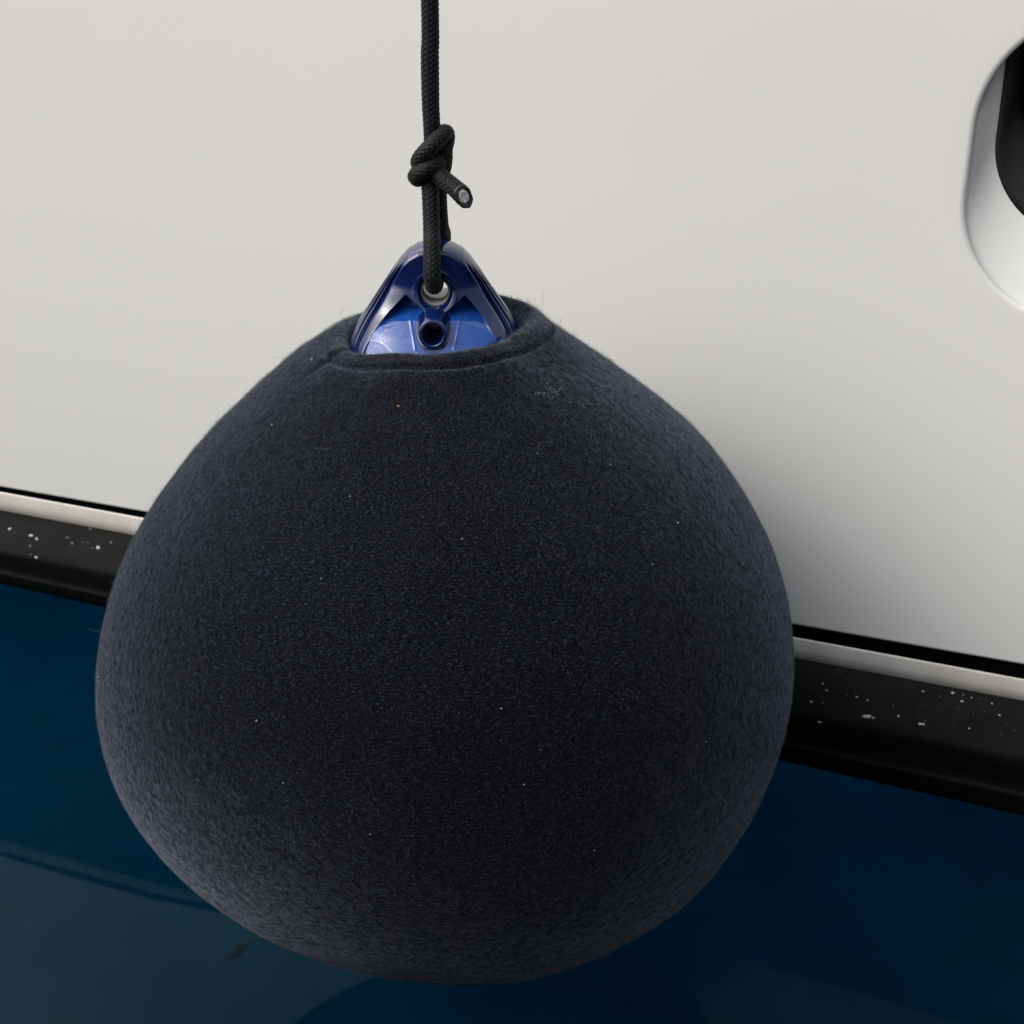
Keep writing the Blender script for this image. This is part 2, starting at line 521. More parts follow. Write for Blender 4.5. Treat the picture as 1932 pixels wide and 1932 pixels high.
# gap between topside and lip, its shade painted in as near-black
loft('seam', [(-.029, lambda s: z_gtop(s) - .0042), (-.030, lambda s: z_gtop(s) - .006), (-.030, lambda s: z_gbot(s) - .024), (-.004, lambda s: z_gbot(s) - .023)], M_gap, boat, False)
# white lip moulding
lipp = [(-.0032, lambda s: z_gbot(s) - .022), (-.0030, lambda s: z_gbot(s) - .0016)]
for a in np.linspace(0, 90, 5):
    lipp.append((.0 - .0018 + .0018 * math.sin(R(a)), lambda s, a=a: z_gbot(s) - .0018 + .0018 * math.cos(R(a))))
lipp += [(.0006, lambda s: z_gbot(s) * .5 + z_rt(s) * .5), (.0002, lambda s: z_rt(s) - .004), (-.01, lambda s: z_rt(s) - .006)]
loft('lip_moulding', lipp, M_lip, boat)

# rubber rub rail; offsets o are real, heights chosen so the faces slope as a D-section does
def app(f, o, k=.62):
    return lambda s: f(s) + k * o
def mixf(f, g, t):
    return lambda s: f(s) * (1 - t) + g(s) * t
rp = [(.0005, app(z_rt, .001)), (.004, app(z_rt, .004)), (.0065, app(mixf(z_rt, z_rm, .05), .0065)),
      (.014, app(mixf(z_rt, z_rm, .25), .014)), (.022, app(mixf(z_rt, z_rm, .5), .022)), (.0295, app(mixf(z_rt, z_rm, .75), .0295)),
      (.0345, app(mixf(z_rt, z_rm, .93), .0345)), (.0360, app(mixf(z_rt, z_rm, 1.0), .0360)), (.0362, app(mixf(z_rm, z_rb, .06), .0362)),
      (.0345, app(mixf(z_rm, z_rb, .16), .0345)), (.029, app(mixf(z_rm, z_rb, .40), .029)), (.0255, app(mixf(z_rm, z_rb, .56), .0255)),
      (.0262, app(mixf(z_rm, z_rb, .60), .0262)), (.0292, app(mixf(z_rm, z_rb, .625), .0292)), (.0300, app(mixf(z_rm, z_rb, .65), .0300)), (.0290, app(mixf(z_rm, z_rb, .69), .0290)),
      (.026, app(mixf(z_rm, z_rb, .80), .026)), (.020, app(mixf(z_rm, z_rb, .95), .020)), (.015, app(z_rb, .015)), (.005, app(z_rb, .014)), (-.06, app(z_rb, .012))]
fine_s = np.concatenate([np.linspace(S0, -1.6, 30)[:-1], np.linspace(-1.6, .3, 120), np.linspace(.3, S1, 30)[1:]])
rows = np.array([hp(fine_s, o, zf(fine_s)) for o, zf in rp])
railV, railF = rows.reshape(-1, 3), grid_faces(len(fine_s), len(rp))
bvh = BVHTree.FromPolygons([tuple(v) for v in railV], [tuple(f) for f in railF.tolist()])
# salt and paint specks stuck on the rail (part of its surface)
spots = []
def c4(x, y): return ((x * .3365) / 2.12, (1850 + y * .3365) / 2.12)      # read off the photo's left end
def c5(x, y): return ((3000 + x * .5673) / 2.12, (2400 + y * .5673) / 2.12)
for x, y, r, br in [(115, 790, 26, .5), (370, 865, 34, .95), (435, 908, 30, .6), (357, 993, 24, .4), (800, 895, 22, .3), (857, 963, 22, .35), (1070, 790, 20, .3),
                    (1045, 958, 14, .35), (1168, 1013, 32, .7), (1100, 1018, 18, .3), (1318, 950, 22, .25), (432, 1130, 26, .5), (180, 820, 10, .2), (985, 945, 9, .25), (368, 1098, 14, .15)]:
    spots.append((*c4(x, y), r * .3365 / 2.12 * .8, br))
for x, y, r, br in [(515, 590, 9, .5), (540, 636, 11, .6), (690, 553, 6, .3), (430, 718, 12, .6), (516, 727, 9, .3), (686, 672, 7, .3), (752, 684, 11, .6), (742, 655, 6, .3), (828, 706, 9, .5),
                    (812, 818, 24, 1), (838, 822, 20, 1), (868, 830, 12, .8), (490, 860, 20, .8), (1010, 744, 7, .3), (1045, 818, 10, .5), (1220, 643, 9, .5), (1200, 738, 6, .3), (1200, 874, 14, .8), (1222, 877, 13, .8),
                    (1236, 851, 7, .4), (1333, 680, 8, .4), (1433, 655, 14, 1), (1492, 713, 13, .7), (1562, 688, 7, .6), (1625, 697, 6, .4), (1707, 730, 8, .6), (1545, 905, 8, .5), (1758, 810, 9, .5), (1688, 808, 5, .3),
                    (1772, 945, 6, .4), (1862, 920, 6, .3), (1538, 800, 5, .3), (1575, 798, 5, .3), (1465, 770, 5, .3), (1505, 668, 6, .6), (1430, 885, 4, .3), (1650, 780, 4, .3), (1810, 870, 4, .3)]:
    spots.append((*c5(x, y), r * .5673 / 2.12 * .75, br))
parts = [(railV, railF, 0)]
def dome(c, n, rx, ry, h, k=10, tilt=0):
    n = np.array(n); t = np.cross(n, [0, 0, 1.]); t /= np.linalg.norm(t); bq = np.cross(n, t)
    ph = np.linspace(0, 2 * math.pi, k, endpoint=False)
    wob = 1 + .22 * rng.normal(size=k)
    rows = []
    for q, hh in ((1, -.05), (.85, .45), (.5, .85), (.06, 1)):
        rows.append(c + t * (np.cos(ph) * rx * q * wob)[:, None] + bq * (np.sin(ph) * ry * q * wob)[:, None] + n * h * hh)
    return np.array(rows), grid_faces(k, 4, wrap_u=True)
for x, y, r, br in spots:
    d = Vector(ray(x, y)).normalized()
    hit, nn, fi, dist = bvh.ray_cast(Vector(CAMP), d)
    if hit is None: continue
    if nn.dot(d) > 0: nn = -nn
    r_m = max(r * dist / FPX * 1.0, .0005)
    v, f = dome(np.array(hit), np.array(nn), r_m * 1.15, r_m * .8, r_m * .35)
    parts.append((v, f, 1 if br > .45 else 2))
for _ in range(60):                                              # salt dust too fine to place one by one
    s_ = rng.uniform(-1.4, .2); x, y = proj(hp(s_, .02, rng.uniform(-.765, -.712)))
    d = Vector(ray(x, y)).normalized(); hit, nn, fi, dist = bvh.ray_cast(Vector(CAMP), d)
    if hit is None: continue
    if nn.dot(d) > 0: nn = -nn
    rm = rng.uniform(.00015, .0005)
    v, f = dome(np.array(hit), np.array(nn), rm, rm, rm * .4, 7)
    parts.append((v, f, 2))
V, F, Mi = join_quads(parts)
M_drop2 = plain('grey_speck', (.075, .075, .075), .35, .5, .3, 300)
mesh_obj('rub_rail', V, F, [M_rub, M_drop, M_drop2], boat, fmat=Mi)

# underside falling away inboard to the waterline, with its pale boot stripe
zb = lambda s: z_rb(s) + .62 * .012
def under(t):
    return (-.05 - .30 * t, lambda s: zb(s) * (1 - t) + (-1.03) * t)
ts = np.array([0, .035, .06, .085, .11, .14, .3, .6, 1.0])
prof = [(-.05, zb), (-.052, lambda s: zb(s) - .012), (-.0535, lambda s: zb(s) - .020), (-.055, lambda s: zb(s) - .028), (-.056, lambda s: zb(s) - .034)] + [under(t) for t in (.16, .3, .6, 1.0)] + [(-.9, lambda s: 0 * s - 1.4)]
fm = []
for i in range(len(prof) - 1):
    fm += [1 if i in (0, 1, 2, 3) else 0] * (len(ss) - 1)
loft('lower_hull', prof, None, boat, True, [M_boot, M_stripe], fm)

# window let into the hull
win = bpy.data.objects.new('window', None); C.objects.link(win); win.parent = boat
ro = [(-.0, inner, -RD - .0005)]
def rows_of(seq):
    return np.array([hp(q[:, 0], o, q[:, 1]) for q, o in seq])
i1 = rr_in(-.1055 + .002, .342, -.316, -.102, .073)
i2 = rr_in(-.1000, .340, -.308, -.106, .068)
i3 = rr_in(-.0965, .336, -.298, -.110, .064)
i4 = rr_in(-.0935, .333, -.262, -.114, .052)
i5 = rr_in(-.0925, .332, -.260, -.115, .051)
fr_rows = rows_of([(rr_in(-.106, .346, -.320, -.098, .076), -RD - .004), (i1, -RD - .0005), (rr_in(-.1030, .341, -.315, -.103, .072), -RD + .0015), (rr_in(-.1012, .3405, -.311, -.105, .070), -RD + .0018), (i2, -RD + .0005), (i3, -RD - .003), (i4, -RD - .012), (i5, -RD - .020)])
mesh_obj('window_frame', fr_rows, grid_faces(len(i1), len(fr_rows), wrap_u=True), M_frame, win)
cen_ = np.array([[.12, -.215]])
g_rows = rows_of([(rr_in(-.095, .334, -.263, -.112, .052), -RD - .0185), (rr_in(-.095, .334, -.263, -.112, .052) * .02 + cen_ * .98, -RD - .0185)])
mesh_obj('window_pane', g_rows, grid_faces(len(i1), 2, wrap_u=True), M_glass, win, False)

# ------------------------------------------------------------ the fender
AX, AY = -.0551, 1.06
fender = empty('boat_fender', (AX, AY, CAM_H - .86), 'big round boat fender in a dark navy fleece cover with blue plastic eye', 'fender')
ZK = np.array([-.35, -.3625, -.3987, -.4551, -.5262, -.605, -.6838, -.7549, -.8113, -.8475, -.86])
RK = np.array([0.075, 0.0949, 0.1419, 0.2009, 0.2483, 0.2698, 0.2617, 0.2211, 0.1592, 0.0937, 0.03])
CK = np.array([0, 0.0007, 0.0068, 0.0101, 0.0076, 0.0048, 0.0024, 0.0116, 0.0228, 0.0209, 0.0209])
kk = np.linspace(0, 1, 11)
q = np.linspace(0, 1, 900)
rr, zz, cc = pinterp(q, kk, RK), pinterp(q, kk, ZK), pinterp(q, kk, CK)
# rim: an inner wall coming up, a rolled edge, then the hem and the body
rin = .0630
roll_r = .0058
inner_wall = [(rin + .004, -.395), (rin + .002, -.375), (rin, -.362)]
a = np.linspace(180, 40, 12)
roll = [(rin + roll_r + roll_r * math.cos(R(t)), -.3535 + roll_r * math.sin(R(t)) * 1.05) for t in a]
prof_r = np.array([p[0] for p in inner_wall + roll]); prof_z = np.array([p[1] for p in inner_wall + roll])
start = np.argmin(np.abs(rr[:450] - .0795))
pr = np.concatenate([prof_r, rr[start:], [.012, .0005]])
pz = np.concatenate([prof_z, zz[start:] , [-.8605, -.8607]])
pc = np.concatenate([0 * prof_r, cc[start:], [.0209, .0209]])
arc = np.concatenate([[0], np.cumsum(np.hypot(np.diff(pr), np.diff(pz)))])
NV, NU = 420, 640
q = np.concatenate([np.linspace(0, arc[18], 60)[:-1], np.linspace(arc[18], arc[-1], NV - 59)])
pr, pz, pc = np.interp(q, arc, pr), np.interp(q, arc, pz), np.interp(q, arc, pc)
ksm = np.array([.25, .5, .25])
for _ in range(3):
    for A_ in (pr, pz, pc):
        A_[1:-1] = np.convolve(A_, ksm, 'valid')
arc_rim = arc[len(prof_r) - 5]
AR = q - arc_rim                                     # distance from the rim's crest
th = np.linspace(0, 2 * math.pi, NU, endpoint=False)
TH, Q = np.meshgrid(th, AR)
PR, PZ, PCX = pr[:, None] + 0 * TH, pz[:, None] + 0 * TH, pc[:, None] + 0 * TH
dr, dz = np.gradient(pr), np.gradient(pz)
ln = np.hypot(dr, dz); nr, nz = -dz / ln, dr / ln    # outward normal of the profile
# the opening sits askew: higher at the right and the back
near = np.exp(-np.maximum(0, Q) / .045)
dzt = (.0025 * np.exp(-((np.angle(np.exp(1j * (TH - R(270)))) / .9) ** 2)) + .0065 * np.cos(TH) + .0045 * np.exp(-((np.angle(np.exp(1j * (TH - R(48)))) / .5) ** 2)) - .002 * np.exp(-((np.angle(np.exp(1j * (TH - R(205)))) / .5) ** 2))) * near
drt = (.0025 * np.cos(2 * TH + 1.0) + .0015 * np.cos(5 * TH) + .002 * np.exp(-((np.angle(np.exp(1j * (TH - R(40)))) / .5) ** 2))) * near
disp = np.zeros_like(Q)
hem = .0135 + .0015 * np.sin(TH * 2 + 1)
disp -= .0027 * np.exp(-((Q - hem) / .0017) ** 2)                     # hem stitching pulls the cloth in
disp += .0007 * np.exp(-((Q - hem * .55) / .005) ** 2)
dth = np.angle(np.exp(1j * (TH - R(207) - R(0) * 1)))                            # side seam on the left
disp -= .00025 * np.exp(-((dth * PR) / .0025) ** 2) * sstep(Q, .10, .2) + .0014 * np.exp(-((dth * PR) / .003) ** 2) * (1 - sstep(Q, .02, .05)) * sstep(Q, 0, .01)
disp += .00015 * np.exp(-((dth * PR + .006) / .005) ** 2) * sstep(Q, .10, .2)
dth2 = np.angle(np.exp(1j * (TH - R(205))))
disp -= .002 * np.exp(-((dth2 * PR) / .003) ** 2) * np.exp(-(Q / .03) ** 2)
fold = np.angle(np.exp(1j * (TH - R(-68))))
px3 = np.stack([np.cos(TH) * PR, np.sin(TH) * PR, PZ], -1)
flat = px3.reshape(-1, 3)
nz1 = np.array([noise.noise(Vector(p * 9)) for p in flat]).reshape(Q.shape)
nz2 = np.array([noise.noise(Vector(p * 60)) for p in flat]).reshape(Q.shape)
nz3 = np.array([noise.noise(Vector(p * 190)) for p in flat]).reshape(Q.shape)
disp += .0022 * nz1 + .00028 * nz2 + .00030 * nz3
nz4 = np.array([noise.noise(Vector(p * 28)) for p in flat]).reshape(Q.shape)
disp += .0035 * nz4 * np.exp(-(Q / .035) ** 2)
# gathered cloth low on the right where the drawstring bunches it
def surf(dsp):
    RR = PR + nr[:, None] * dsp + drt
    ZZ = PZ + nz[:, None] * dsp + dzt + CAM_H
    return np.stack([AX + PCX + RR * np.cos(TH), AY + RR * np.sin(TH), ZZ], -1)
P0 = surf(disp)
pp = proj(P0)
sel = np.hypot(pp[..., 0] - 1135, pp[..., 1] - 1800) < 14
ctr = P0[sel][np.argmin(np.linalg.norm(P0[sel] - CAMP, axis=1) * -1)] if sel.any() else P0[-60, 0]
dd = np.linalg.norm(P0 - ctr, axis=-1)
disp += .0095 * np.exp(-(dd / .015) ** 2)
P0 = surf(disp)
UVs = np.stack([(TH * .27 * 1.0), Q], -1).reshape(-1, 2)
cv, cf = P0.reshape(-1, 3), grid_faces(NU, NV, wrap_u=True)
# fibres: one thin sliver each, standing off the cloth
e1 = P0[1:-1].copy()
gu = np.roll(P0, -1, 1) - np.roll(P0, 1, 1)
gv = np.gradient(P0, axis=0)
nn = np.cross(gu, gv); nn /= (np.linalg.norm(nn, axis=-1)[..., None] + 1e-12)
mid = P0[NV // 2, 0] - np.array([AX, AY, P0[NV // 2, 0, 2]])
if (nn[NV // 2, 0] @ mid) < 0: nn = -nn
area = np.linalg.norm(np.cross(gu, gv), axis=-1)
front = (Q > -.004)
wgt = area * front
wgt[-8:] = 0
wgt = (wgt / wgt.sum()).ravel()
def fibres(n, lmin, lmax, wd, amp=None, lean_=(.05, .75), single=False):
    ww = wgt if amp is None else wgt * amp.ravel() / (wgt * amp.ravel()).sum()
    idx = rng.choice(len(ww), n, p=ww)
    base = cv[idx] + gu.reshape(-1, 3)[idx] * rng.uniform(-.3, .3, (n, 1)) + gv.reshape(-1, 3)[idx] * rng.uniform(-.5, .5, (n, 1))
    nor = nn.reshape(-1, 3)[idx]
    rnd = rng.normal(size=(n, 3))
    rnd -= nor * (rnd * nor).sum(1)[:, None]
    rnd /= np.linalg.norm(rnd, axis=1)[:, None]
    lean = rng.uniform(*lean_, (n, 1))
    d = nor + rnd * lean; d /= np.linalg.norm(d, axis=1)[:, None]
    L = rng.uniform(lmin, lmax, (n, 1)) * (1 + .5 * nz2.ravel()[idx][:, None])
    side = np.cross(d, rng.normal(size=(n, 3))); side /= np.linalg.norm(side, axis=1)[:, None]
    b0 = base - nor * .0004
    if single:
        tip = b0 + d * L
        v = np.stack([b0 - side * wd, b0 + side * wd, tip + side * wd * .5, tip - side * wd * .5], 1).reshape(-1, 3)
        return v, np.arange(n)[:, None] * 4 + np.array([0, 1, 2, 3])
    m_ = b0 + d * L * .55 + nor * L * .12
    tip = b0 + d * L + rnd * L * .15
    v = np.stack([b0 - side * wd, b0 + side * wd, m_ + side * wd * .7, m_ - side * wd * .7, tip + side * wd * .2, tip - side * wd * .2], 1).reshape(-1, 3)
    k = np.arange(n)[:, None] * 6
    f = np.concatenate([k + [0, 1, 2, 3], k + [3, 2, 4, 5]])
    return v, f
woolly = np.exp(-((Q - .06) / .12) ** 2) * (.4 + .6 * (np.cos(TH - R(180)) * .5 + .5)) + .6 * np.exp(-(Q / .02) ** 2)
fa = fibres(480000, .0008, .0019, .00003, None, (.05, .7), True)
fb = fibres(90000, .0015, .0038, .00004, woolly, (.3, 1.3))
fc = fibres(900, .003, .007, .00005)
specks = []
for x, y, r, br in [(590, 682, 3, 1), (517, 802, 2.4, 1), (752, 766, 3.2, 2), (1277, 988, 2.4, 1), (1228, 1066, 1.8, 1), (487, 1360, 2.4, 1), (535, 1478, 2, 1), (945, 1338, 2, 1), (188, 1277, 2.2, 1), (189, 1284, 2, 1), (187, 1271, 2, 1),
                    (1400, 1065, 2, 1), (1012, 860, 1.6, 1), (1330, 1400, 1.8, 1), (985, 1480, 1.8, 1), (700, 1570, 1.6, 1), (1120, 1600, 1.6, 1), (610, 1090, 1.6, 1), (870, 1020, 1.6, 1), (660, 940, 1.6, 1), (1150, 880, 1.6, 1)]:
    dd = np.hypot(pp[..., 0] - x, pp[..., 1] - y) + 1e3 * ((nn * (P0 - CAMP)).sum(-1) > 0)
    j = np.unravel_index(np.argmin(dd), dd.shape)
    rm = r * 1.0 / FPX * .8
    v, f = dome(P0[j] + nn[j] * .0014, nn[j], rm, rm, rm, 8)
    specks.append((v, f, 1 + br))
pat = np.hypot((pp[..., 0] - 1036) / 22, (pp[..., 1] - 741) / 9) + 1e3 * ((nn * (P0 - CAMP)).sum(-1) > 0)
idx = np.argwhere(pat < 1.3)
for _ in range(42):                                            # the patch of pale lint near the shoulder
    j = tuple(idx[rng.integers(len(idx))])
    c_ = P0[j] + nn[j] * .0012 + rng.normal(size=3) * .0006
    rm = rng.uniform(.00015, .00042)
    v, f = dome(c_, nn[j], rm * 1.6, rm * .7, rm * .5, 6)
    specks.append((v, f, 2))
def strand(pts, r):
    pts, _ = catmull(pts, .0004)
    t_, n_, b_ = frames(pts, [.3, -.8, .5])
    a_ = np.linspace(0, 2 * math.pi, 3, endpoint=False)
    v = pts[:, None] + (n_[:, None] * np.cos(a_)[None, :, None] + b_[:, None] * np.sin(a_)[None, :, None]) * r
    return v.reshape(-1, 3), grid_faces(3, len(pts), wrap_u=True)
def near_px(x, y):
    dd_ = np.hypot(pp[..., 0] - x, pp[..., 1] - y)
    return np.unravel_index(np.argmin(dd_), dd_.shape)
j = near_px(190, 1186)                                # a loose thread on the left
s0 = P0[j]
specks.append((*strand([s0, s0 + np.array([-.0035, -.002, -.0008]), s0 + np.array([-.0065, -.002, .0004]), s0 + np.array([-.0105, -.003, .0030])], .00016), 1))
for _ in range(70):                                   # pulled, curly wool round the opening
    t_ = R(rng.choice([rng.normal(35, 22), rng.normal(185, 25), rng.uniform(0, 360)], p=[.5, .25, .25])) % (2 * math.pi)
    jj_ = (int(np.searchsorted(AR, rng.uniform(-.004, .05))), int(t_ / (2 * math.pi) * NU) % NU)
    s0 = P0[jj_]; n0_ = nn[jj_]
    pts_ = [s0 - n0_ * .0006]
    d_ = n0_ + rng.normal(size=3) * .5
    for _k in range(4):
        d_ = d_ * .6 + rng.normal(size=3) * .65 + n0_ * .15
        pts_.append(pts_[-1] + d_ * rng.uniform(.0010, .0022))
    specks.append((*strand(pts_, .00009), 1))
V, F, Mi = join_quads([(cv, cf, 0), (*fa, 1), (*fb, 1), (*fc, 1)] + specks)
uv = np.zeros((len(V), 2)); uv[:len(cv)] = UVs
cover = mesh_obj('fabric_cover', V, F, [M_cloth, M_fuzz, M_lint, M_crumb], fender, fmat=Mi, uv=uv)

# blue eye at the fender's top -- modelled as a thick moulded web with an arch, legs, flutes and a valve boss
EZ = CAM_H - .345
EXc = AX + .0012
sc_ = .2441 * 1.094 / 2900
def e2(x, y, D):
    return ((x - 955) * sc_, ((755 - y) * sc_ + D * .30) / .955)
WZ = np.array([-.034, -.0043, .0063, .0149, .0227, .0342, .041, .0495, .0545, .0585, .0603, .0607])
WW = np.array([.0710, .0600, .0545, .0487, .0435, .0358, .0312, .0246, .0198, .0128, .0060, .0])
rights = [(WW[i], WZ[i]) for i in range(len(WZ))]
lo = [(x, WZ[0]) for x in np.linspace(-WW[0], WW[0], 24)[1:-1]]
poly = [(x * 1.0, z) for x, z in rights] + [(-x, z) for x, z in rights[::-1][1:]] + lo
poly = np.array(poly)
HZ, HR = .0288, .0103
NP = 720
ph = np.linspace(0, 2 * math.pi, NP, endpoint=False)
def ray_poly(c, d, poly):
    best = 1e9
    A = poly; B = np.roll(poly, -1, 0)
    e = B - A; den = d[0] * e[:, 1] - d[1] * e[:, 0]
    w_ = A - c
    with np.errstate(divide='ignore', invalid='ignore'):
        t = (w_[:, 0] * e[:, 1] - w_[:, 1] * e[:, 0]) / den
        u = (w_[:, 0] * d[1] - w_[:, 1] * d[0]) / den
    ok = (np.abs(den) > 1e-12) & (t > 0) & (u >= -1e-6) & (u <= 1 + 1e-6)
    return t[ok].min()
rad = np.array([ray_poly(np.array([0, HZ]), np.array([math.cos(a), math.sin(a)]), poly) for a in ph])
for _ in range(4):
    rad = .25 * np.roll(rad, 1) + .5 * rad + .25 * np.roll(rad, -1)
NT = 210
tt = np.linspace(0, 1, NT)
tt = 1 - (1 - tt) ** 1.15
RADX = HR + (rad[None, :] - HR) * tt[:, None]
EX = np.cos(ph)[None, :] * RADX
EZl = HZ + np.sin(ph)[None, :] * RADX

def seg_dist(px_, pz_, poly):
    best = np.full(px_.shape, 1e9)
    A = poly; B = np.roll(poly, -1, 0)
    for a_, b_ in zip(A, B):
        e = b_ - a_; L2 = e @ e + 1e-18
        t = np.clip(((px_ - a_[0]) * e[0] + (pz_ - a_[1]) * e[1]) / L2, 0, 1)
        best = np.minimum(best, np.hypot(px_ - a_[0] - t * e[0], pz_ - a_[1] - t * e[1]))
    return best
def inside(px_, pz_, poly):
    c = np.zeros(px_.shape, bool)
    A = poly; B = np.roll(poly, -1, 0)
    for a_, b_ in zip(A, B):
        cond = (a_[1] > pz_) != (b_[1] > pz_)
        xi = (b_[0] - a_[0]) * (pz_ - a_[1]) / (b_[1] - a_[1] + 1e-15) + a_[0]
        c ^= cond & (px_ < xi)
    return c
def sd(px_, pz_, poly):
    d = seg_dist(px_, pz_, poly)
    return np.where(inside(px_, pz_, poly), -d, d)
w_at = pinterp(np.clip(EZl, WZ[0], WZ[-1]), WZ, WW)
dout = seg_dist(EX, EZl, poly)
dout = np.where(EZl < -.02, np.minimum(dout, .02) + .02, dout)
arch = np.array([e2(x, y, D) for x, y, D in [
    (380, 990, .05), (430, 890, .042), (560, 620, .026), (665, 390, .017), (725, 290, .013), (800, 235, .0125), (880, 208, .0125), (955, 200, .0125), (1040, 208, .0125), (1120, 235, .0125),
    (1185, 295, .013), (1250, 420, .018), (1340, 610, .026), (1440, 815, .042), (1490, 920, .05),
    (1420, 950, .055), (1370, 850, .044), (1270, 690, .032), (1180, 560, .022), (1110, 615, .021), (1040, 668, .022), (880, 665, .022), (805, 612, .021), (730, 555, .022), (600, 720, .034), (470, 900, .048), (440, 980, .055)]])
sda = sd(EX, EZl, arch)
T = np.interp(EZl, [-.034, -.012, .0, .0058, .010, .0135, .0165, .022, .03, .06], [.069, .064, .0555, .046, .036, .024, .0155, .0125, .0115, .011])
edge = (1 - (1 - np.clip(dout / .0052, 0, 1)) ** 2.4) ** (1 / 2.2)
front_ = pinterp(np.clip(EZl, -.034, .06), [-.034, -.012, 0, .0143, .0288, .045, .06], [.066, .052, .0400, .0245, .0187, .0172, .0165])
qx = np.clip(np.abs(EX) / (w_at + 1e-9), 0, 1)
boxy = np.clip(1 - qx ** 2.6, 0, 1) ** (1 / 2.0)
kt = sstep(EZl, .030, .052)                        # the top is a thick rounded bar, the foot a swelling cone
body = front_ * (boxy * (1 - kt) + edge * kt)
lego = pinterp(np.clip(EZl, -.034, .055), [-.034, -.010, .0074, .0221, .0379, .0484, .055], [.063, .0540, .0447, .0354, .0272, .0212, .0175])
qf = (np.abs(EX) - lego) / np.maximum(w_at - lego, .002)
gr = (.0050 * np.exp(-((qf - .30) / .17) ** 2) + .0030 * np.exp(-((qf - .66) / .085) ** 2) + .0018 * np.exp(-((qf - .87) / .05) ** 2))
body = body - gr * sstep(.052 - EZl, 0, .012) * sstep(qf, -.02, .10)
legx = np.interp(EZl, [-.034, -.004, .004, .012, .022, .030, .045], [.060, .0475, .0445, .040, .034, .028, .018])
kin = sstep(legx - np.abs(EX), -.0012, .0012) * sstep(.032 - EZl, 0, .002)
crease = np.interp(EZl, [-.01, -.004, .0225], [.0125, .0135, .0205])
facet = T - np.maximum(0, np.abs(EX) - crease) * .62 - np.abs(EX) * .06 - .006
panel = np.minimum(facet, body - .0012)
ka = sstep(-sda, -.0009, .0009)
op = (1 - ka) * kin
D = body * (1 - op) + panel * op
# lip round the rope hole
dh = np.hypot(EX, EZl - HZ) - HR
D = D - .0032 * np.clip(1 - dh / .0030, 0, 1) ** 2
D = D + .0004 * np.exp(-((dh - .0046) / .0012) ** 2)
# valve boss and its hole
bx, bz = -.0012, .0062
db = np.hypot((EX - bx) / 1.0, (EZl - bz) * .95)
kb = sstep(-(db - .0125), -.0038, .0034)
D = np.maximum(D, (.0440 - (EZl - bz) * .15 - .12 * db) * kb)
kh = sstep(-(db - .0070), -.0005, .0005)
D = D * (1 - kh) + .012 * kh
# two raised diagonal ribs from the boss to the arch's inner corners split the panel
for sx in (-1, 1):
    a_ = np.array([sx * .0135, -.004]); b_ = np.array([sx * .0205, .0225])
    e = b_ - a_; t = np.clip(((EX - a_[0]) * e[0] + (EZl - a_[1]) * e[1]) / (e @ e), 0, 1)
    dr_ = np.hypot(EX - a_[0] - t * e[0], EZl - a_[1] - t * e[1])
    D = D + .0007 * np.exp(-(dr_ / .0008) ** 2) * (1 - ka) * (1 - kb)
D = np.maximum(D, 0)
D[-1] = 0
Fv = np.stack([EXc + EX, AY - D, EZ + EZl], -1)
Bv = np.stack([EXc + EX, AY + D, EZ + EZl], -1)
f1 = grid_faces(NP, NT, wrap_u=True)
hole_r = [Fv[0], np.stack([EXc + EX[0], AY - .010 + 0 * ph, EZ + EZl[0]], -1), np.stack([EXc + EX[0], AY + .010 + 0 * ph, EZ + EZl[0]], -1), Bv[0]]
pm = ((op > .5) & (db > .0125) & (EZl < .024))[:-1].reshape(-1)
V, F, Mi = join_quads([(Fv, f1, 0), (Bv, f1[:, ::-1], 0), (np.array(hole_r), grid_faces(NP, 4, wrap_u=True), 0)])
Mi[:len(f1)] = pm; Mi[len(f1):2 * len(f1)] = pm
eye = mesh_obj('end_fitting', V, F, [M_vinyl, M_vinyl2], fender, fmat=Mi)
eye['label'] = 'blue moulded plastic eye of the fender with a rope hole'
lr = []
for y_, r_ in ((-.0150, HR - .0001), (-.0148, HR - .0012), (.0148, HR - .0012), (.0150, HR - .0001)):
    lr.append(np.stack([EXc + np.cos(ph[::6]) * r_, AY + y_ + 0 * ph[::6], EZ + HZ + np.sin(ph[::6]) * r_], -1))
mesh_obj('hole_liner', np.array(lr), grid_faces(len(ph[::6]), 4, wrap_u=True), M_liner, eye)

